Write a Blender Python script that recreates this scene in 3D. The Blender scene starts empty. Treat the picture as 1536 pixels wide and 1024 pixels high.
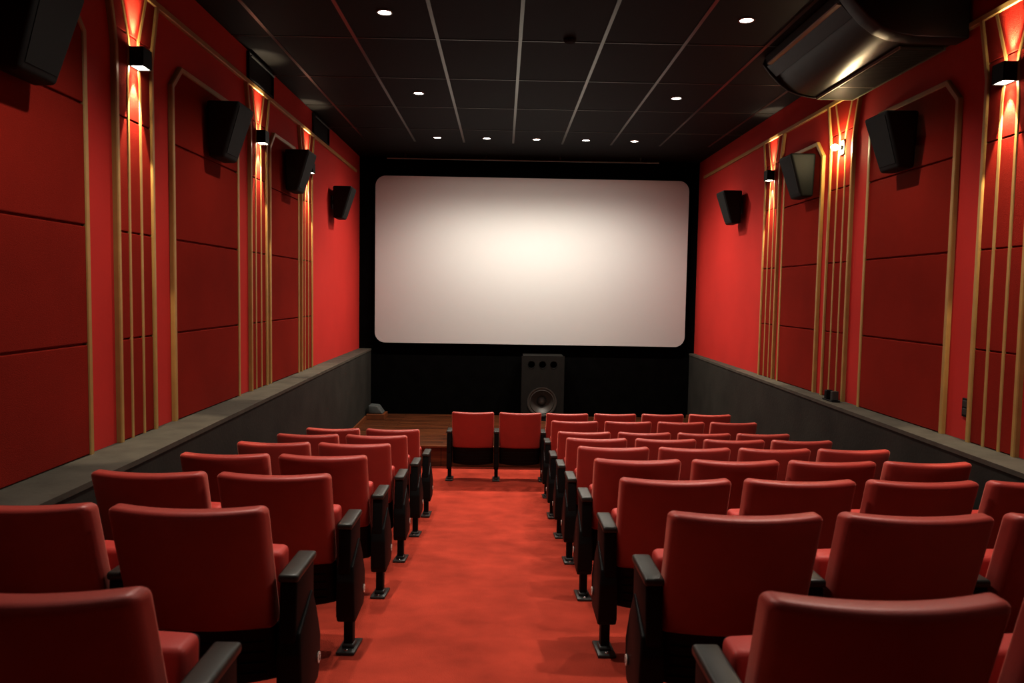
import bpy, bmesh, math, random
from mathutils import Vector, Matrix
random.seed(7)
C = bpy.context.scene.collection
PI = math.pi

# ------------------------------------------------------------------ materials
def mat(name, col, rough=0.6, metal=0.0, spec=0.5, noise=0.0, nscale=20.0, bump=0.0, bscale=200.0, emit=None, estr=0.0, col2=None):
    m = bpy.data.materials.new(name); m.use_nodes = True
    nt = m.node_tree; b = nt.nodes['Principled BSDF']
    b.inputs['Base Color'].default_value = (*col, 1)
    b.inputs['Roughness'].default_value = rough
    b.inputs['Metallic'].default_value = metal
    b.inputs['Specular IOR Level'].default_value = spec
    tc = nt.nodes.new('ShaderNodeTexCoord')
    if noise > 0 or col2:
        n = nt.nodes.new('ShaderNodeTexNoise'); n.inputs['Scale'].default_value = nscale
        n.inputs['Detail'].default_value = 6
        nt.links.new(tc.outputs['Object'], n.inputs['Vector'])
        r = nt.nodes.new('ShaderNodeValToRGB')
        c2 = col2 or tuple(c * (1 - noise) for c in col)
        r.color_ramp.elements[0].position = 0.3; r.color_ramp.elements[0].color = (*c2, 1)
        r.color_ramp.elements[1].position = 0.7; r.color_ramp.elements[1].color = (*col, 1)
        nt.links.new(n.outputs['Fac'], r.inputs['Fac'])
        nt.links.new(r.outputs['Color'], b.inputs['Base Color'])
    if bump > 0:
        n2 = nt.nodes.new('ShaderNodeTexNoise'); n2.inputs['Scale'].default_value = bscale
        n2.inputs['Detail'].default_value = 3
        nt.links.new(tc.outputs['Object'], n2.inputs['Vector'])
        bp = nt.nodes.new('ShaderNodeBump'); bp.inputs['Strength'].default_value = bump
        bp.inputs['Distance'].default_value = 0.01
        nt.links.new(n2.outputs['Fac'], bp.inputs['Height'])
        nt.links.new(bp.outputs['Normal'], b.inputs['Normal'])
    if emit:
        b.inputs['Emission Color'].default_value = (*emit, 1)
        b.inputs['Emission Strength'].default_value = estr
    return m

M = {}
M['carpet'] = mat('red_carpet', (0.54, 0.098, 0.060), 0.95, spec=0.1, noise=0.3, nscale=3.6, bump=0.5, bscale=160)
M['leather'] = mat('red_leatherette', (0.47, 0.062, 0.048), 0.44, spec=0.85, noise=0.1, nscale=9, bump=0.12, bscale=350)
for _k, _w in (('leather', .8),):
    _b = M[_k].node_tree.nodes['Principled BSDF']
    _b.inputs['Sheen Weight'].default_value = _w; _b.inputs['Sheen Roughness'].default_value = .45; _b.inputs['Sheen Tint'].default_value = (1, .45, .36, 1)
M['cushion'] = mat('red_cushion_vinyl', (0.55, 0.075, 0.060), 0.5, spec=0.5, bump=0.1, bscale=300)
M['plastic'] = mat('black_plastic', (0.009, 0.009, 0.009), 0.5, spec=0.22, bump=0.08, bscale=500)
M['pad'] = mat('arm_pad_rubber', (0.045, 0.048, 0.042), 0.38, spec=0.6, bump=0.05, bscale=500)
M['steel'] = mat('painted_steel', (0.055, 0.06, 0.056), 0.35, spec=0.5)
M['bolt'] = mat('bolt_steel', (0.7, 0.7, 0.7), 0.25, metal=1.0)
M['disc'] = mat('white_disc', (0.9, 0.87, 0.8), 0.5)
M['ink'] = mat('dark_ink', (0.05, 0.04, 0.04), 0.6)
M['wallred'] = mat('red_wall_paint', (0.51, 0.050, 0.040), 0.8, spec=0.2, noise=0.08, nscale=1.5, bump=0.05, bscale=60)
M['fabric'] = mat('dark_red_fabric', (0.28, 0.027, 0.015), 0.95, spec=0.08, noise=0.2, nscale=1.3, bump=0.35, bscale=260)
M['gold'] = mat('gold_paint', (0.44, 0.30, 0.11), 0.45, spec=0.5, noise=0.15, nscale=8)
M['concrete'] = mat('grey_painted_plaster', (0.052, 0.050, 0.042), 0.85, spec=0.2, noise=0.3, nscale=2.5, bump=0.2, bscale=40)
M['ledge'] = mat('grey_ledge_paint', (0.115, 0.108, 0.088), 0.8, spec=0.2, noise=0.3, nscale=5, bump=0.1, bscale=40)
M['tile'] = mat('black_ceiling_tile', (0.0095, 0.0088, 0.0072), 0.6, spec=0.18, noise=0.15, nscale=3, bump=0.1, bscale=120)
M['tee'] = mat('ceiling_tee', (0.20, 0.20, 0.18), 0.28, metal=1.0)
M['black'] = mat('black_velvet', (0.004, 0.004, 0.004), 0.95, spec=0.05, noise=0.4, nscale=5)
M['screen'] = mat('screen_vinyl', (0.50, 0.525, 0.525), 0.85, spec=0.1, bump=0.02, bscale=300)
M['grille'] = mat('speaker_grille_cloth', (0.008, 0.010, 0.009), 0.6, spec=0.3, bump=0.2, bscale=500)
M['cab'] = mat('subwoofer_cabinet', (0.022, 0.021, 0.018), 0.7, spec=0.2, noise=0.2, nscale=6, bump=0.1, bscale=200)
M['cone'] = mat('woofer_cone', (0.06, 0.057, 0.05), 0.45, spec=0.5)
M['hole'] = mat('port_black', (0.002, 0.002, 0.002), 0.9)
M['acbody'] = mat('air_conditioner_shell', (0.022, 0.020, 0.011), 0.34, spec=0.4)
M['acdark'] = mat('air_conditioner_dark', (0.012, 0.011, 0.010), 0.4, spec=0.5)
M['acgrill'] = mat('air_conditioner_grille', (0.045, 0.045, 0.03), 0.5)
M['trimsilver'] = mat('silver_trim', (0.20, 0.19, 0.13), 0.4)
M['cloth'] = mat('grey_cloth', (0.11, 0.12, 0.115), 0.9, noise=0.3, nscale=12)
M['lamp'] = mat('lamp_glow', (1, 1, 1), 0.5, emit=(1.0, 0.93, 0.84), estr=18)
M['lampwarm'] = mat('lamp_glow_warm', (1, 1, 1), 0.5, emit=(1.0, 0.86, 0.68), estr=30)
M['bulb'] = mat('bulb_glow', (1, 1, 1), 0.5, emit=(1.0, 0.85, 0.55), estr=160)

def wood():
    m = bpy.data.materials.new('brown_stage_boards'); m.use_nodes = True
    nt = m.node_tree; b = nt.nodes['Principled BSDF']
    tc = nt.nodes.new('ShaderNodeTexCoord'); mp = nt.nodes.new('ShaderNodeMapping')
    mp.inputs['Scale'].default_value = (0.6, 7, 7)
    nt.links.new(tc.outputs['Object'], mp.inputs['Vector'])
    n = nt.nodes.new('ShaderNodeTexNoise'); n.inputs['Scale'].default_value = 3; n.inputs['Detail'].default_value = 8
    nt.links.new(mp.outputs['Vector'], n.inputs['Vector'])
    r = nt.nodes.new('ShaderNodeValToRGB')
    r.color_ramp.elements[0].position = 0.3; r.color_ramp.elements[0].color = (0.08, 0.027, 0.010, 1)
    r.color_ramp.elements[1].position = 0.72; r.color_ramp.elements[1].color = (0.23, 0.085, 0.03, 1)
    nt.links.new(n.outputs['Fac'], r.inputs['Fac'])
    br = nt.nodes.new('ShaderNodeTexBrick'); br.inputs['Scale'].default_value = 1
    br.inputs['Brick Width'].default_value = 1.6; br.inputs['Row Height'].default_value = 0.12
    br.inputs['Mortar Size'].default_value = 0.004
    br.inputs['Color1'].default_value = (1, 1, 1, 1); br.inputs['Color2'].default_value = (0.65, 0.6, 0.6, 1)
    br.inputs['Mortar'].default_value = (0.1, 0.1, 0.1, 1)
    nt.links.new(tc.outputs['Object'], br.inputs['Vector'])
    mx = nt.nodes.new('ShaderNodeMix'); mx.data_type = 'RGBA'; mx.blend_type = 'MULTIPLY'
    mx.inputs[0].default_value = 1
    nt.links.new(r.outputs['Color'], mx.inputs[6]); nt.links.new(br.outputs['Color'], mx.inputs[7])
    nt.links.new(mx.outputs[2], b.inputs['Base Color'])
    b.inputs['Roughness'].default_value = 0.38
    return m
M['wood'] = wood()
M['woodtrim'] = mat('brown_wood_trim', (0.24, 0.085, 0.03), 0.4, noise=0.3, nscale=6)

# ------------------------------------------------------------------ mesh helpers
def link(name, bm, material, parent=None, smooth=False, loc=(0, 0, 0), rot=(0, 0, 0), extra=()):
    bmesh.ops.recalc_face_normals(bm, faces=bm.faces)
    me = bpy.data.meshes.new(name); bm.to_mesh(me); bm.free()
    me.materials.append(material)
    for e in extra: me.materials.append(e)
    if smooth:
        for p in me.polygons: p.use_smooth = True
        try: me.set_sharp_from_angle(angle=math.radians(smooth if smooth is not True else 50))
        except Exception: pass
    o = bpy.data.objects.new(name, me); C.objects.link(o)
    o.location = loc; o.rotation_euler = rot
    if parent: o.parent = parent
    return o

def tag(o, label, cat, group=None):
    o['label'] = label; o['category'] = cat
    if group: o['group'] = group
    return o
def thing(name, label, cat, loc=(0, 0, 0), rotz=0, group=None):
    o = bpy.data.objects.new(name, None); C.objects.link(o); o.empty_display_size = 0.1
    o.location = loc; o.rotation_euler = (0, 0, rotz)
    return tag(o, label, cat, group)
def struct(name, bm, m, extra=(), smooth=False):
    o = link(name, bm, m, extra=extra, smooth=smooth); o['kind'] = 'structure'; return o

def merge(bm, other, mi=None):
    tmp = bpy.data.meshes.new('tmp'); other.to_mesh(tmp); other.free()
    n = len(bm.faces); bm.from_mesh(tmp); bpy.data.meshes.remove(tmp)
    if mi is not None:
        bm.faces.ensure_lookup_table()
        for f in bm.faces[n:]: f.material_index = mi
    return bm

def box(x0, x1, y0, y1, z0, z1, bev=0.0, seg=2, cuts=(0, 0, 0)):
    b = bmesh.new(); bmesh.ops.create_cube(b, size=1)
    for v in b.verts:
        v.co = Vector(((x0 + x1) / 2 + v.co.x * (x1 - x0), (y0 + y1) / 2 + v.co.y * (y1 - y0), (z0 + z1) / 2 + v.co.z * (z1 - z0)))
    if bev > 0:
        bmesh.ops.bevel(b, geom=b.edges[:], offset=bev, segments=seg, profile=0.5, affect='EDGES')
    lo, hi = (x0, y0, z0), (x1, y1, z1)
    for ax in range(3):
        for k in range(cuts[ax]):
            t = lo[ax] + (hi[ax] - lo[ax]) * (k + 1) / (cuts[ax] + 1)
            co = [0, 0, 0]; co[ax] = t; no = [0, 0, 0]; no[ax] = 1
            bmesh.ops.bisect_plane(b, geom=b.verts[:] + b.edges[:] + b.faces[:], plane_co=co, plane_no=no)
    return b

def boxes(lst, bev=0.0):
    b = bmesh.new()
    for a in lst: merge(b, box(*a[:6], bev=bev), a[6] if len(a) > 6 else None)
    return b

def prism(pts, axis, a0, a1, bev=0.0, seg=2):
    """pts: 2-D outline in the two other axes (in xyz order), extruded along axis a0..a1"""
    b = bmesh.new()
    def co(p, a):
        return {'x': (a, p[0], p[1]), 'y': (p[0], a, p[1]), 'z': (p[0], p[1], a)}[axis]
    v0 = [b.verts.new(co(p, a0)) for p in pts]; v1 = [b.verts.new(co(p, a1)) for p in pts]
    n = len(pts)
    b.faces.new(v0); b.faces.new(v1[::-1])
    for i in range(n): b.faces.new((v0[i], v0[(i + 1) % n], v1[(i + 1) % n], v1[i]))
    bmesh.ops.recalc_face_normals(b, faces=b.faces)
    if bev > 0: bmesh.ops.bevel(b, geom=b.edges[:], offset=bev, segments=seg, profile=0.5, affect='EDGES')
    return b

def lathe(prof, seg=32, loc=(0, 0, 0), axis='z', cap=True):
    b = bmesh.new(); rings = []
    for r, h in prof:
        ring = []
        for k in range(seg):
            a = 2 * PI * k / seg
            p = (r * math.cos(a), r * math.sin(a), h)
            if axis == 'y': p = (p[0], p[2], p[1])
            if axis == 'x': p = (p[2], p[0], p[1])
            ring.append(b.verts.new(Vector(p) + Vector(loc)))
        rings.append(ring)
    for i in range(len(rings) - 1):
        for k in range(seg):
            b.faces.new((rings[i][k], rings[i][(k + 1) % seg], rings[i + 1][(k + 1) % seg], rings[i + 1][k]))
    if cap and prof[0][0] > 1e-5: b.faces.new(rings[0][::-1])
    if cap and prof[-1][0] > 1e-5: b.faces.new(rings[-1])
    bmesh.ops.remove_doubles(b, verts=b.verts, dist=1e-6)
    return b

def strip_path(pts, w, d, wallx, s):
    """flat moulding of width w following pts (y,z) on the wall plane, standing d proud; s=+1 left wall, -1 right wall"""
    b = bmesh.new(); n = len(pts); P = [Vector(p) for p in pts]
    L, Rr = [], []
    for i in range(n):
        if i == 0: t = (P[1] - P[0]).normalized(); k = 1
        elif i == n - 1: t = (P[-1] - P[-2]).normalized(); k = 1
        else:
            t1 = (P[i] - P[i - 1]).normalized(); t2 = (P[i + 1] - P[i]).normalized()
            t = (t1 + t2).normalized(); k = 1 / max(0.4, t.dot(t1))
        nrm = Vector((-t.y, t.x)) * (w / 2 * k)
        L.append(P[i] + nrm); Rr.append(P[i] - nrm)
    def V(p, x): return b.verts.new((x, p.x, p.y))
    x0, x1 = wallx, wallx + s * d; ch = 0.006
    rows = []
    for i in range(n):
        l, r = L[i], Rr[i]; u = (l - r).normalized() * ch
        rows.append([V(l, x0), V(l, x1 - s * ch), V(l - u, x1), V(r + u, x1), V(r, x1 - s * ch), V(r, x0)])
    for i in range(n - 1):
        for k in range(5): b.faces.new((rows[i][k], rows[i][k + 1], rows[i + 1][k + 1], rows[i + 1][k]))
    b.faces.new(rows[0]); b.faces.new(rows[-1][::-1])
    return b

def copy_tree(o, parent=None):
    c = o.copy(); C.objects.link(c)
    if parent: c.parent = parent
    for ch in list(o.children): copy_tree(ch, c)
    return c

# ------------------------------------------------------------------ room shell
XL, XR, YB, YF, ZC = -2.40, 3.25, -3.0, 12.78, 4.57
def fz(y):
    pts = [(-3.1, 1.13), (-0.5, 1.129), (7.4, 0.12), (8.4, 0.065), (9.12, 0.0), (13, 0)]
    for (a, za), (b, zb) in zip(pts, pts[1:]):
        if y <= b: return za + (zb - za) * (y - a) / (b - a)
    return 0
b = bmesh.new()
prof = [(-3.1, 1.13), (-0.5, 1.129), (7.4, 0.12), (8.4, 0.065), (8.42, 0.06), (9.10, 0.004), (9.12, 0.0), (13, 0)]
b = prism([(y, z) for y, z in prof] + [(13, -0.2), (-3.1, -0.2)], 'x', XL - 0.1, XR + 0.1)
struct('floor', b, M['carpet'])

struct('ceiling', box(XL - .1, XR + .1, YB - .1, YF + .1, ZC, ZC + .1), M['tile'])
struct('wall_left', box(XL - .1, XL, YB - .1, YF + .1, 0, ZC), M['wallred'])
struct('wall_right', box(XR, XR + .1, YB - .1, YF + .1, 0, ZC), M['wallred'])
struct('wall_back', box(XL - .1, XR + .1, YB - .1, YB, 0, ZC), M['black'])
struct('wall_front', box(XL - .1, XR + .1, YF, YF + .1, 0, ZC), M['black'])

# low grey walls with ledge (their faces taper slightly towards the screen)
def lowwall(side):
    s = 1 if side == 'left' else -1
    x0 = XL if s > 0 else XR
    f0, f1 = (-2.06, -2.20) if s > 0 else (2.985, 3.175)
    b = bmesh.new()
    for (za, zb, over, mi) in ((0, 1.36, 0, 0), (1.36, 1.39, .008, 1)):
        v = []
        for z in (za, zb):
            v += [b.verts.new(p) for p in ((x0, YB, z), (f0 + s * over, YB, z), (f0 + s * over, 4.3, z), (f1 + s * over, YF, z), (x0, YF, z))]
        n = 5
        fs = [b.faces.new(v[:5]), b.faces.new(v[5:])]
        for i in range(n): fs.append(b.faces.new((v[i], v[(i + 1) % n], v[n + (i + 1) % n], v[n + i])))
        for f in fs: f.material_index = mi
    o = struct('trim_1' if s > 0 else 'trim_2', b, M['concrete'], extra=(M['ledge'],))
    o['label'] = 'low grey plaster wall with a ledge on top'
lowwall('left'); lowwall('right')

# ceiling tee grid
bars = []
x = 0.12 - 0.723 * 3
while x < XR - .1:
    bars.append(x); x += 0.723
cross = []
y = 9.29
while y > YB: cross.append(y); y -= 1.235
cross.append(9.29 + 1.235)
struct('trim_3', boxes([(bx - .0155, bx + .0155, YB, 11.4, ZC - .006, ZC) for bx in bars]), M['tee'])
struct('trim_4', boxes([(XL, XR, cy - .006, cy + .006, ZC - .0045, ZC) for cy in cross]), M['tee'])

# gold rail along both walls
b = strip_path([(YB, 4.275), (12.4, 4.275)], .045, .03, XL, 1); struct('trim_5', b, M['gold'])
b = strip_path([(YB, 4.275), (12.4, 4.275)], .045, .03, XR, -1); struct('trim_6', b, M['gold'])

# ------------------------------------------------------------------ stage
st = thing('stage', 'low brown wooden stage platform in front of the black screen wall', 'stage', (0, 0, 0))
fl = lambda yy, s: (-2.06 - .14 * (yy - 4.3) / (YF - 4.3)) if s > 0 else (2.985 + .19 * (yy - 4.3) / (YF - 4.3))
link('deck', prism([(fl(10.16, 1), 10.16), (fl(10.16, -1), 10.16), (fl(12.77, -1), 12.77), (fl(12.77, 1), 12.77)], 'z', 0.26, 0.29), M['wood'], st)
link('riser_board', box(fl(10.2, 1), fl(10.2, -1), 10.18, 10.22, 0, .26), M['wood'], st)
link('nosing', box(fl(10.1, 1) + .001, fl(10.1, -1) - .001, 10.125, 10.16, .262, .294, bev=.008), M['woodtrim'], st, smooth=True)
for s in (1, -1):
    link('skirting', prism([(fl(10.2, s), 10.2), (fl(10.2, s) + s * .03, 10.2), (fl(12.77, s) + s * .03, 12.77), (fl(12.77, s), 12.77)], 'z', .29, .345), M['woodtrim'], st)
tag(link('wooden_block', box(-2.165, -1.87, 12.15, 12.5, .291, .375, bev=.006), M['woodtrim']),
    'small brown wooden block in the left back corner of the stage', 'block')
b = prism([(-2.14, .376), (-1.90, .376), (-1.99, .50), (-2.14, .515)], 'y', 12.18, 12.45, bev=.02, seg=3)
tag(link('folded_cloth', b, M['cloth'], smooth=True), 'grey folded cloth lying on the small wooden block on the stage', 'cloth')

# ------------------------------------------------------------------ screen
sc = thing('cinema_screen', 'large blank white cinema screen with rounded corners on the black wall', 'screen', (0.46, 12.7, 1.5))
def rrect(x0, x1, z0, z1, r, n=10):
    pts = []
    for cx, cz, a0 in ((x1 - r, z1 - r, 0), (x0 + r, z1 - r, 90), (x0 + r, z0 + r, 180), (x1 - r, z0 + r, 270)):
        for k in range(n + 1):
            a = math.radians(a0 + 90 * k / n); pts.append((cx + r * math.cos(a), cz + r * math.sin(a)))
    return pts
link('screen_surface', prism(rrect(-2.58, 2.60, 0, 2.75, .17), 'y', -.03, 0), M['screen'], sc)
link('mounting_frame', prism(rrect(-2.56, 2.58, .02, 2.73, .17), 'y', 0, .08), M['black'], sc)
b = lathe([(.016, -2.2), (.016, 2.2)], 12, axis='x')
tr = thing('curtain_rail', 'thin grey metal rail under the ceiling above the cinema screen', 'rail', (.3, 12.45, 4.50))
link('tube', b, M['tee'], tr, smooth=True)
for k in (-1.9, -.6, .6, 1.9): link('bracket', box(k - .01, k + .01, -.01, .01, .01, .07), M['steel'], tr)

# ------------------------------------------------------------------ subwoofer
sw = thing('subwoofer', 'tall black subwoofer cabinet with one large woofer under the screen', 'speaker', (.675, 12.25, .29))
cb = bmesh.new(); W2, H = .345, 1.06
cx, cz, R = -.01, .31, .225
def panel_with_holes(holes, x0, x1, z0, z1, y):
    from mathutils.geometry import tessellate_polygon
    loops = [[Vector((x0, y, z0)), Vector((x1, y, z0)), Vector((x1, y, z1)), Vector((x0, y, z1))]]
    for hx, hz, r in holes:
        loops.append([Vector((hx + r * math.cos(-2 * PI * k / 40), y, hz + r * math.sin(-2 * PI * k / 40))) for k in range(40)])
    flat = [p for lp in loops for p in lp]
    b = bmesh.new(); vs = [b.verts.new(p) for p in flat]
    for t in tessellate_polygon(loops):
        try: b.faces.new([vs[q] for q in t])
        except ValueError: pass
    return b
ports = [(-.19, .915, .055), (-.01, .915, .055), (.17, .915, .055)]
fr = panel_with_holes([(cx, cz, R)] + ports, -W2, W2, 0, H, 0)
merge(fr, boxes([(-W2, -W2 + .02, 0.001, .45, 0, H), (W2 - .02, W2, 0.001, .45, 0, H), (-W2, W2, .0011, .45, H - .02, H), (-W2, W2, .001, .45, 0, .02), (-W2, W2, .44, .45, 0, H)]))
link('cabinet', fr, M['cab'], sw)
for hx, hz, r in ports:
    link('port', lathe([(r + .008, -.004), (r + .008, .0), (r, .002), (r, .12), (0, .12)], 32, (hx, 0, hz), 'y', cap=False), M['hole'], sw, smooth=40)
wf = link('woofer', lathe([(R + .015, .0), (R + .015, -.012), (R - .005, -.014), (R - .02, -.002), (R - .035, -.008), (R - .045, .004), (.085, .10), (.0001, .10)], 48, (cx, 0, cz), 'y', cap=False), M['cone'], sw, smooth=60)
link('dust_cap', lathe([(.075, .095), (.065, .07), (.045, .053), (.02, .045), (.0001, .043)], 32, (cx, 0, cz), 'y'), M['cone'], wf, smooth=True)

# ------------------------------------------------------------------ acoustic panels & pilasters
Z0 = 1.39
SEAMS = (2.034, 2.709, 3.39)
names_panel = {}
def acoustic(side, y0, y1, label):
    s = 1 if side == 'left' else -1; X = XL if s > 0 else XR
    t = thing('acoustic_panel', label, 'wall panel', (X, (y0 + y1) / 2, Z0), 0, 'padded wall panels')
    yc = (y0 + y1) / 2; h = (y1 - y0) / 2; ch = .175; top = 3.97 - Z0; w = .042
    # fabric pads with grooves
    bm = bmesh.new(); zs = [0.004] + [q - Z0 for q in SEAMS] + [top - w * .6]
    for i in range(4):
        a, c = zs[i] + (.006 if i else 0), zs[i + 1] - (.006 if i < 3 else 0)
        hh = h - w * .7
        if i < 3: pts = [(-hh, a), (hh, a), (hh, c), (-hh, c)]
        else: pts = [(-hh, a), (hh, a), (hh, top - ch - .01), (hh - ch + .03, c), (-hh + ch - .03, c), (-hh, top - ch - .01)]
        merge(bm, prism(pts, 'x', 0.001 * s, s * .024, bev=.006))
    link('fabric_panel', bm, M['fabric'], t)
    path = [(-h + w / 2, 0), (-h + w / 2, top - ch), (-h + ch, top - w / 2), (h - ch, top - w / 2), (h - w / 2, top - ch), (h - w / 2, 0)]
    link('gold_frame', strip_path(path, w, .032, 0, s), M['gold'], t)
def pilaster(side, yc, label):
    s = 1 if side == 'left' else -1; X = XL if s > 0 else XR
    t = thing('striped_panel', label, 'wall decoration', (X, yc, Z0), 0, 'gold striped wall pilasters')
    top = 4.255 - Z0; fl0 = 3.90 - Z0
    bm = bmesh.new(); zs = [0.004] + [q - Z0 for q in (2.034, 2.709, 3.42, 3.95)] + [top - .004]
    def hw(z): return .232 if z <= fl0 else .232 + .085 * (z - fl0) / (top - fl0)
    for i in range(5):
        a, c = zs[i] + (.005 if i else 0), zs[i + 1] - (.005 if i < 4 else 0)
        pts = [(-hw(a), a), (hw(a), a)] + ([(hw(fl0), fl0)] if a < fl0 < c else []) + [(hw(c), c), (-hw(c), c)] + ([(-hw(fl0), fl0)] if a < fl0 < c else [])
        merge(bm, prism(pts, 'x', 0.001 * s, s * .018, bev=.004))
    link('fabric_panel', bm, M['fabric'], t)
    for q, qt, w, d in ((-.235, -.33, .038, .034), (.235, .33, .038, .034), (-.08, -.185, .034, .023), (.08, .185, .034, .023)):
        if abs(q) > .1: path = [(q, 0), (q, fl0 - .06), (q + (qt - q) * .25, fl0 + .06), (qt, top)]
        else: path = [(q, 0), (q, 3.66 - Z0), (q * .72, 3.845 - Z0), (q * .80, 3.93 - Z0), (qt, top)]
        link('gold_strip', strip_path(path, w, d, 0, s), M['gold'], t)

acoustic('left', 3.03, 4.42, 'large padded red wall panel nearest the camera on the left wall')
acoustic('left', 5.53, 6.91, 'padded red wall panel with chamfered gold frame, second on the left wall')
acoustic('left', 7.81, 8.92, 'narrower padded red wall panel furthest along the left wall')
acoustic('right', 5.46, 6.80, 'padded red wall panel with gold frame nearest the camera on the right wall')
acoustic('right', 7.76, 8.83, 'narrower padded red wall panel furthest along the right wall')
pilaster('left', 4.99, 'red pilaster with four gold strips nearest the camera on the left wall')
pilaster('left', 7.47, 'red pilaster with gold strips, middle of three on the left wall')
pilaster('left', 9.29, 'red pilaster with gold strips nearest the screen on the left wall')
pilaster('right', 4.92, 'red pilaster with four gold strips nearest the camera on the right wall')
pilaster('right', 7.345, 'red pilaster behind the glaring bare lamp on the right wall')
pilaster('right', 9.22, 'red pilaster with gold strips nearest the screen on the right wall')

# ------------------------------------------------------------------ lights
def spot(loc, rot, power, size, blend, col, rad=.03):
    l = bpy.data.lights.new('spot', 'SPOT'); l.energy = power; l.spot_size = math.radians(size); l.spot_blend = blend
    l.color = col; l.shadow_soft_size = rad
    o = bpy.data.objects.new('spot_light', l); C.objects.link(o); o.location = loc; o.rotation_euler = rot
    return o
WARM = (1.0, 0.84, 0.64); WHITE = (1.0, 0.92, 0.82)

# wall sconces
def sconce(side, yc, label, z=3.818):
    s = 1 if side == 'left' else -1; X = (XL if s > 0 else XR) + s * .02
    t = thing('wall_sconce', label, 'wall lamp', (X, yc, z), 0, 'black up and down wall sconces')
    dep, hw, hh, th = .088, .06, .060, .005
    xs = sorted((0, s * dep))
    b = boxes([(xs[0], xs[1], -hw, -hw + th, -hh, hh), (xs[0], xs[1], hw - th, hw, -hh, hh),
               (*sorted((s * dep, s * (dep - th))), -hw, hw, -hh, hh), (*sorted((0, s * th)), -hw, hw, -hh, hh)])
    link('housing', b, M['plastic'], t)
    for sg in (1, -1):
        xa = sorted((s * th, s * (dep - th)))
        link('lamp_glass', box(xa[0], xa[1], -hw + th, hw - th, *sorted((sg * (hh - .006), sg * (hh - .014)))), M['lampwarm'], t)
        rot = Vector((-s * .07, 0, sg)).to_track_quat('-Z', 'Y').to_euler()
        spot((X + s * .045, yc, z + sg * (hh + .010)), rot, 90 if sg < 0 else 60, 44 if sg < 0 else 52, .25 if sg < 0 else .8, WARM, .010)
        spot((X + s * .035, yc, z + sg * (hh + .006)), ((PI if sg > 0 else 0), 0, 0), 5, 80, .5, WARM, .02)
sconce('left', 4.99, 'black up and down wall sconce nearest the camera on the left wall')
sconce('left', 7.47, 'black wall sconce on the middle pilaster of the left wall')
sconce('left', 9.29, 'black wall sconce half behind a speaker, furthest on the left wall')
sconce('right', 4.92, 'black up and down wall sconce nearest the camera on the right wall')
sconce('right', 9.22, 'small black wall sconce nearest the screen on the right wall')
# uncovered wall lamp on the right
t = thing('bare_wall_lamp', 'glaring uncovered bulb on the middle pilaster of the right wall', 'wall lamp', (XR - .02, 7.32, 3.80))
link('back_plate', box(-.014, 0, -.045, .045, -.07, .07, bev=.004), M['steel'], t)
link('socket', lathe([(.02, 0), (.02, -.03), (.014, -.034)], 20, (0, 0, 0), 'x'), M['steel'], t, smooth=True)
bl = lathe([(.0001, -.036), (.014, -.036), (.018, -.05), (.028, -.07), (.03, -.085), (.024, -.105), (.012, -.115), (.0001, -.117)], 24, (0, 0, 0), 'x')
link('bulb', bl, M['bulb'], t, smooth=True)
l = bpy.data.lights.new('bulb_light', 'POINT'); l.energy = 20; l.color = (1, .80, .48); l.shadow_soft_size = .035
o = bpy.data.objects.new('bulb_light', l); C.objects.link(o); o.location = (XR - .10, 7.345, 3.80)

# downlights
def downlight(x, y, label, power, size=150, blend=.35, grp='recessed ceiling downlights'):
    t = thing('recessed_downlight', label, 'ceiling light', (x, y, ZC), 0, grp)
    link('trim_ring', lathe([(.050, -.001), (.052, -.010), (.064, -.010), (.068, -.002), (.068, -.001)], 32), M['tee'], t, smooth=True)
    link('lamp_glass', lathe([(.0001, -.005), (.05, -.005), (.05, -.001)], 32), M['lamp'], t)
    spot((x, y, ZC - .022), (0, 0, 0), power, size, blend, WHITE, .05)
    if y > 10: spot((x, y, ZC - .03), (0, 0, 0), 13, 179, .3, WHITE, .05)
G = [(-.97, 'left'), (1.91, 'right')]
for x, sd in G:
    downlight(x, 8.64, f'recessed ceiling downlight in the {sd} column, nearer the screen', 85, 128, .6)
    downlight(x, 6.19, f'large looking recessed ceiling downlight in the {sd} column, nearer the camera', 105, 128, .6)
    downlight(x, 3.74, f'recessed ceiling downlight in the {sd} column above the rear seats', 145, 124, .6)
    downlight(x, 1.29, f'recessed ceiling downlight in the {sd} column above the camera', 12, 120, .6)
for i, x in enumerate((-.97, -.262, .452, 1.163, 1.861)):
    nm = ('leftmost', 'second from left', 'middle', 'second from right', 'rightmost')[i]
    downlight(x, 11.07, f'{nm} downlight in the row of five near the screen', (96, 108, 118, 114, 104)[i], size=149, blend=.72, grp='row of five downlights near the screen')

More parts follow.
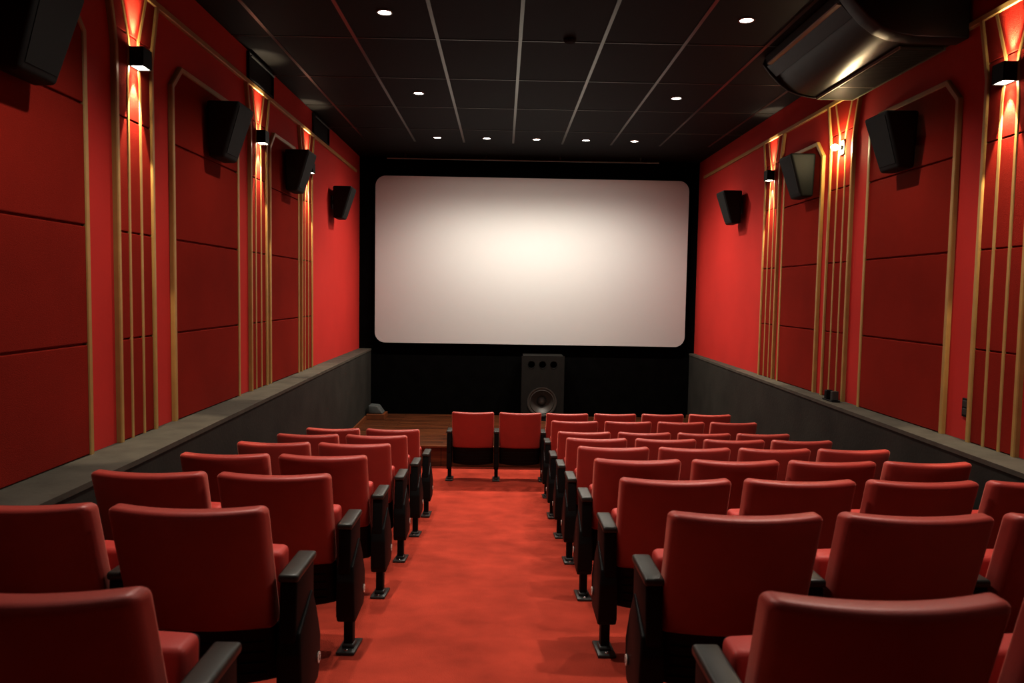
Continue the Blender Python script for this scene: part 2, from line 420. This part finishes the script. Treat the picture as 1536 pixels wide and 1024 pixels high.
# ------------------------------------------------------------------ surround speakers
def speaker(side, yc, z, label):
    s = 1 if side == 'left' else -1; X = XL if s > 0 else XR
    t = thing('surround_speaker', label, 'speaker', (X, yc, z), 0, 'black surround speakers on the side walls')
    b = bmesh.new()
    # z top +.235 depth .35, bottom -.235 depth .17 ; sits .06 off the wall
    def ring(z, d, h, back=.055): return [b.verts.new(p) for p in ((s * back, -h, z), (s * d, -h * .93, z), (s * d, h * .93, z), (s * back, h, z))]
    lo = ring(-.23, .175, .16); hi = ring(.205, .315, .195)
    b.faces.new(lo); b.faces.new(hi[::-1])
    for i in range(4): b.faces.new((lo[i], lo[(i + 1) % 4], hi[(i + 1) % 4], hi[i]))
    bmesh.ops.recalc_face_normals(b, faces=b.faces)
    bmesh.ops.bevel(b, geom=b.edges[:], offset=.022, segments=4, profile=.5, affect='EDGES')
    link('cabinet', b, M['grille'], t, smooth=40)
    # grille cloth panel on the sloping front
    g = bmesh.new()
    P = [(-.19, .1879 + .002, .148 * .86), (.17, .3037 + .002, .182 * .86)]
    vs = []
    for off in (0, .006):
        for (zz, d, h) in P:
            vs += [g.verts.new((s * (d + off - .004), -h, zz)), g.verts.new((s * (d + off - .004), h, zz))]
    for f in ((0, 1, 3, 2), (4, 5, 7, 6), (0, 1, 5, 4), (2, 3, 7, 6), (0, 2, 6, 4), (1, 3, 7, 5)): g.faces.new([vs[i] for i in f])
    link('grille', g, M['grille'], t)
    link('wall_bracket', boxes([(*sorted((0, s * .012)), -.05, .05, -.09, .09), (*sorted((0, s * .07)), -.02, .02, -.03, .03)], bev=.003), M['steel'], t)
speaker('left', 3.72, 3.58, 'big dark surround speaker in the top left corner of the photo')
speaker('left', 6.28, 3.63, 'black surround speaker on the second padded panel of the left wall')
speaker('left', 8.42, 3.65, 'black surround speaker overlapping the furthest sconce on the left wall')
speaker('left', 10.72, 3.58, 'small looking black surround speaker nearest the screen on the left wall')
speaker('right', 6.12, 3.62, 'black surround speaker on the large padded panel of the right wall')
speaker('right', 8.06, 3.64, 'black surround speaker with lit side beside the glaring lamp, right wall')
speaker('right', 10.45, 3.58, 'black surround speaker nearest the screen on the right wall')

# ------------------------------------------------------------------ air conditioner
ac = thing('air_conditioner', 'long dark air conditioner hung under the ceiling at the right wall', 'air conditioner', (0, 0, 0))
y0, y1 = 5.55, 7.12
prof = [(3.22, ZC - .004), (2.42, ZC - .004), (2.40, 4.50), (2.46, 4.475), (2.50, 4.40), (2.55, 4.34), (2.62, 4.285), (2.70, 4.245), (2.80, 4.225), (2.90, 4.215), (3.22, 4.21)]
link('casing', prism(prof, 'y', y0, y1), M['acbody'], ac, smooth=40)
ec = [(3.23, ZC - .002), (2.39, ZC - .002), (2.365, 4.49), (2.44, 4.40), (2.52, 4.32), (2.61, 4.255), (2.72, 4.215), (2.85, 4.195), (3.23, 4.19)]
link('end_cap', prism(ec, 'y', y0 - .16, y0, bev=.012, seg=3), M['acdark'], ac, smooth=40)
link('end_cap', prism([(p[0], p[1] + .012 if p[1] < 4.5 else p[1]) for p in ec], 'y', y1, y1 + .03, bev=.006), M['acdark'], ac, smooth=40)
link('air_outlet', prism([(2.395, 4.475), (2.375, 4.56), (2.42, 4.56), (2.47, 4.46), (2.50, 4.40), (2.485, 4.385)], 'y', y0 + .03, y1 - .02), M['acdark'], ac)
link('louver', prism([(2.368, 4.468), (2.362, 4.478), (2.40, 4.470), (2.40, 4.462)], 'y', y0 + .02, y1 - .12), M['trimsilver'], ac)
g = [(2.88, 3.20, y0 + .1, y1 - .01, 4.196, 4.209)]
gr = link('return_grille', boxes(g), M['acgrill'], ac)
link('grille_frame', boxes([(2.87, 3.21, y1 - .02, y1 - .005, 4.190, 4.212), (2.87, 3.21, y1 - .44, y1 - .425, 4.190, 4.212), (2.868, 2.882, y0 + .1, y1 - .005, 4.190, 4.212), (3.2, 3.214, y0 + .1, y1 - .005, 4.190, 4.212), (2.87, 3.21, y0 + .55, y0 + .56, 4.192, 4.212)]), M['trimsilver'], gr)
link('grille_slats', boxes([(2.89, 3.19, yy, yy + .008, 4.191, 4.198) for yy in [y0 + .13 + .022 * k for k in range(64)]]), M['acgrill'], gr)
tag(link('smoke_detector', lathe([(.055, 0), (.055, -.015), (.04, -.03), (.0001, -.032)], 28, (.55, 6.75, ZC - .001)), M['hole'], smooth=40),
    'small dark round smoke detector on the ceiling between the downlights', 'smoke detector')

# black air vents above the rail on the left wall
for ya, yb, lab in ((7.20, 7.95, 'black rectangular air vent above the middle pilaster of the left wall'), (9.62, 10.45, 'black rectangular air vent on the left wall nearest the screen')):
    t = thing('air_vent', lab, 'vent', (XL, (ya + yb) / 2, 4.43), 0, 'black air vents high on the left wall')
    h = (yb - ya) / 2
    link('vent_frame', boxes([(.001, .03, -h, h, .11, .125), (.001, .03, -h, h, -.125, -.11), (.001, .03, -h, -h + .015, -.11, .11), (.001, .03, h - .015, h, -.11, .11)]), M['hole'], t)
    link('vent_duct', box(.001, .008, -h + .01, h - .01, -.115, .115), M['hole'], t)
    link('pipe', lathe([(.009, -h + .02), (.009, h - .02)], 12, (.04, 0, .085), 'y'), M['tee'], t, smooth=True)

# switch plate & ledge bracket on the right
t = thing('light_switch', 'black double light switch plate low on the right wall', 'switch', (XR, 5.22, 1.62))
link('plate', box(-.014, 0, -.038, .038, -.065, .065, bev=.004), M['plastic'], t)
link('rocker', box(-.019, -.013, -.024, .024, .005, .05, bev=.002), M['pad'], t)
link('rocker', box(-.019, -.013, -.024, .024, -.05, -.005, bev=.002), M['pad'], t)
t = thing('ledge_clamp', 'small black clamp bracket standing on the right ledge', 'bracket', (3.14, 7.14, 1.392))
link('base', box(-.04, .04, -.11, .11, 0, .012, bev=.003), M['plastic'], t)
link('upright', box(-.03, .03, .04, .095, .012, .095, bev=.006), M['plastic'], t)
link('upright', box(-.03, .03, -.09, -.04, .012, .10, bev=.006), M['steel'], t)

# ------------------------------------------------------------------ cinema seats
HW = .260      # half width of the back
PITCH = .598
def back_mesh():
    th = .088; z0, z1 = .42, .885
    b = box(-HW, HW, 0, th, z0, z1, bev=.026, seg=5, cuts=(11, 0, 7))
    for v in b.verts:
        u = v.co.x / HW; tt = (v.co.z - z0) / (z1 - z0)
        v.co.x *= 1.0 - .012 * (1 - tt)
        v.co.y += (1 - tt) * .145 + .045 * u * u - (.014 * math.sin(PI * min(1, max(0, tt))) * (1 - u * u) if v.co.y < th * .5 else 0)
        if v.co.y: v.co.z += .006 * u * u * tt
    return b
def shell_mesh():
    # black lower shell with louvre ridges
    z0, z1 = .185, .432
    b = box(-HW + .004, HW - .004, .0, .05, z0, z1, bev=.018, seg=3, cuts=(9, 0, 5))
    for v in b.verts:
        u = v.co.x / HW; tt = (v.co.z - z0) / (z1 - z0)
        v.co.y += .165 + (1 - tt) * .05 + .04 * u * u
        v.co.z += .02 * u * u * (1 - tt)
    return b
def ribs_mesh():
    b = bmesh.new()
    for k in range(4):
        z = .235 + k * .042; tt = (z - .185) / .247
        bb = box(-HW + .05, HW - .05, -.004, .004, z - .004, z + .004, cuts=(7, 0, 0))
        for v in bb.verts: v.co.y += .163 + (1 - tt) * .05 + .04 * (v.co.x / HW) ** 2
        merge(b, bb)
    return b
def cushion_mesh():
    z0, z1 = .26, .662; hw = .252
    b = box(-hw, hw, .24, .345, z0, z1, bev=.022, seg=4, cuts=(7, 0, 5))
    for v in b.verts:
        tt = (v.co.z - z0) / (z1 - z0)
        v.co.y += tt * .03
        if v.co.y > .31: v.co.y += .02 * (1 - (v.co.x / hw) ** 2)
    return b
def pan_mesh():
    b = box(-.236, .236, .345, .385, .27, .64, bev=.015, seg=3, cuts=(5, 0, 3))
    for v in b.verts:
        v.co.y += (v.co.z - .26) / .4 * .03 + .02 * (1 - (v.co.x / .25) ** 2)
    return b
def armpad_mesh():
    b = box(-.036, .036, .10, .36, .606, .636, bev=.011, seg=4, cuts=(0, 3, 0))
    return b
def armbody_mesh():
    pts = [(.11, .608), (.338, .608), (.338, .44), (.325, .38), (.30, .34), (.11, .34), (.09, .37), (.09, .42)]
    return prism(pts, 'x', -.030, .030, bev=.007, seg=3)
def sidecover_mesh(s):
    # lower cover, bulging outwards on side s
    pts = [(.10, .43), (.17, .455), (.30, .51), (.33, .43), (.345, .32), (.335, .21), (.305, .165), (.10, .158), (.078, .19), (.078, .36)]
    b = prism(pts, 'x', -.036, .036, bev=.009, seg=3)
    for v in b.verts:
        if v.co.x * s > 0:
            k = max(0, min(1, (.50 - v.co.z) / .18)); v.co.x += s * .018 * k
    return b
def leg_mesh(): return box(-.022, .022, .19, .25, -.03, .17, bev=.004)
def foot_mesh():
    b = box(-.045, .045, .115, .335, .002, .016, bev=.004)
    merge(b, box(-.03, .03, .175, .265, .014, .035, bev=.008)); return b
def bolt_mesh(): return lathe([(.009, .0), (.009, .006), (.006, .009), (.0001, .009)], 12, (0, 0, 0))
def disc_mesh(s): return lathe([(.0001, 0), (.021, 0), (.021, s * .004), (.0001, s * .005)], 24, (s * .054, .305, .245), 'x')
def tick_mesh(s):
    x0, x1 = sorted((s * .0585, s * .0595))
    return boxes([(x0, x1, .302, .306, .236, .254), (x0, x1, .302, .311, .250, .254), (x0, x1, .300, .309, .236, .2395)])

MESH = {}
def cached(key, fn, m, smooth=True):
    if key not in MESH:
        b = fn(); bmesh.ops.recalc_face_normals(b, faces=b.faces)
        me = bpy.data.meshes.new(key); b.to_mesh(me); b.free(); me.materials.append(m)
        for p in me.polygons: p.use_smooth = bool(smooth)
        if smooth: me.set_sharp_from_angle(angle=math.radians(55))
        MESH[key] = me
    return MESH[key]
def part(name, key, fn, m, parent, loc=(0, 0, 0), rot=(0, 0, 0), smooth=True):
    o = bpy.data.objects.new(name, cached(key, fn, m, smooth)); C.objects.link(o); o.parent = parent
    o.location = loc; o.rotation_euler = rot; return o

def stand(parent, x, slope, cover):
    """one armrest stand: cover = -1/+1 carries the bulging aisle cover, 0 a plain middle one"""
    a = part('armrest', 'arm_body', armbody_mesh, M['plastic'], parent, (x, 0, 0))
    part('arm_pad', 'arm_pad', armpad_mesh, M['pad'], a)
    if cover:
        part('side_cover', f'side_cover_{cover}', lambda: sidecover_mesh(cover), M['plastic'], a)
        d = part('number_disc', f'disc_{cover}', lambda: disc_mesh(cover), M['disc'], a)
        part('disc_mark', f'tick_{cover}', lambda: tick_mesh(cover), M['ink'], a, smooth=False)
    else:
        part('side_cover', 'side_cover_mid', lambda: prism([(.10, .42), (.30, .42), (.32, .21), (.30, .165), (.10, .158), (.08, .19)], 'x', -.03, .03, bev=.007, seg=3), M['plastic'], a)
    part('leg', 'leg', leg_mesh, M['plastic'], a, (0, 0, slope * -.02))
    dz = -slope * .195
    f = part('foot_plate', 'foot_plate', foot_mesh, M['steel'], a, (0, 0, 0), (-math.atan(slope), 0, 0), smooth=True)
    for by in (.14, .31): part('bolt', 'bolt', bolt_mesh, M['bolt'], a, (0, by, .016 - slope * by))

MID = 0
def seat(x, y, rz, slope, label, group, left=None, right=None):
    t = thing('cinema_chair', label, 'chair', (x, y, fz(y) - (.018 if y < 2 else 0)), rz, group)
    part('backrest', 'backrest', back_mesh, M['leather'], t, (0, -.04, 0))
    sh = part('back_shell', 'back_shell', shell_mesh, M['plastic'], t, (0, -.03, 0))
    part('rib', 'rib', ribs_mesh, M['plastic'], sh, smooth=False)
    cu = part('seat_cushion', 'seat_cushion', cushion_mesh, M['cushion'], t, (0, -.02, 0))
    part('seat_pan', 'seat_pan', pan_mesh, M['plastic'], cu)
    if left == 2: stand(t, -PITCH / 2 + .012, slope, 0)
    elif left is not None: stand(t, -PITCH / 2 + MID if left == 0 else -PITCH / 2 + .010, slope, left)
    if right is not None: stand(t, PITCH / 2 + MID if right == 0 else PITCH / 2 + .022, slope, right)
    return t

ROWY = [9.27 - .966 * k for k in range(9)]      # front row first
ordn = ['front', 'second', 'third', 'fourth', 'fifth', 'sixth', 'seventh', 'eighth', 'ninth']
def slope_at(y): return -(fz(y + .25) - fz(y + .1)) / .15
MID = -.02
colR = ['at the aisle', 'second from the aisle', 'third from the aisle', 'by the side wall']
for k, y in enumerate(ROWY):
    n = 4 if k < 7 else (3 if k == 7 else 2)
    a = .062
    for i in range(n):
        xx = .824 + PITCH * i + {8: -.002, 7: .012}.get(k, 0); yy = y + .025 * i - {8: .025, 7: .03, 6: .02}.get(k, .005 if k else 0)
        row = 'row nearest the camera' if k == 8 else f'{ordn[k]} row from the screen'
        seat(xx, yy, .012, slope_at(yy), f'red cinema chair {colR[i]}, {row}, right block', 'red seats of the right block',
             left=(-1 if k else 2) if i == 0 else None, right=0)
MID = .02; PITCH = .588
colL = ['at the aisle', 'by the side wall']
for k in range(2, 9):
    y = ROWY[k] - {8: .045, 7: .035, 6: .02}.get(k, .008); n = 2 if k < 8 else 1
    for i in range(n):
        xx = -1.06 + {8: .07, 7: .018, 6: .01}.get(k, .006) - PITCH * i; yy = y + .02 * i
        row = 'row nearest the camera' if k == 8 else f'{ordn[k - 2]} row from the stage'
        seat(xx, yy, -.008, slope_at(yy), f'red cinema chair {colL[i]}, {row}, left block', 'red seats of the left block',
             right=1 if i == 0 else None, left=0)
MID = 0; PITCH = .588
seat(-.342, 9.27, 0, 0, 'red cinema chair at the aisle head, left of the two fully visible from behind', 'pair of seats in the aisle', left=0, right=0)
seat(.243, 9.27, 0, 0, 'red cinema chair at the aisle head, right of the two fully visible from behind', 'pair of seats in the aisle')

# ------------------------------------------------------------------ world, camera
w = bpy.data.worlds.new('world'); bpy.context.scene.world = w; w.use_nodes = True
w.node_tree.nodes['Background'].inputs[0].default_value = (0.01, 0.008, 0.007, 1)
w.node_tree.nodes['Background'].inputs[1].default_value = 0.3

f = 1140.0; rho = math.radians(0.95)
s_, c_ = math.sin(rho), math.cos(rho)
a = -14 * c_ - 74 * s_; bb = -14 * s_ + 74 * c_
th = math.atan2(bb, f); ps = math.atan2(-a, math.hypot(f, bb))
F = Vector((math.sin(ps) * math.cos(th), math.cos(ps) * math.cos(th), -math.sin(th)))
Rv = Vector((math.cos(ps), -math.sin(ps), 0)); U = Rv.cross(F)
Ri = Rv * c_ + U * s_; Ui = -Rv * s_ + U * c_
cam = bpy.data.cameras.new('camera'); cam.sensor_width = 36; cam.lens = 36 * f / 1536
cam.clip_start = .05
co = bpy.data.objects.new('camera', cam); C.objects.link(co)
m = Matrix((Ri, Ui, -F)).transposed().to_4x4(); m.translation = Vector((0, 0, 2.37))
co.matrix_world = m
cam.dof.use_dof = True; cam.dof.focus_distance = 9.0; cam.dof.aperture_fstop = 5.0
bpy.context.scene.camera = co
vs = bpy.context.scene.view_settings
vs.view_transform = 'Standard'; vs.look = 'None'; vs.exposure = 0.76; vs.gamma = 0.75
bpy.context.scene.cycles.max_bounces = 8
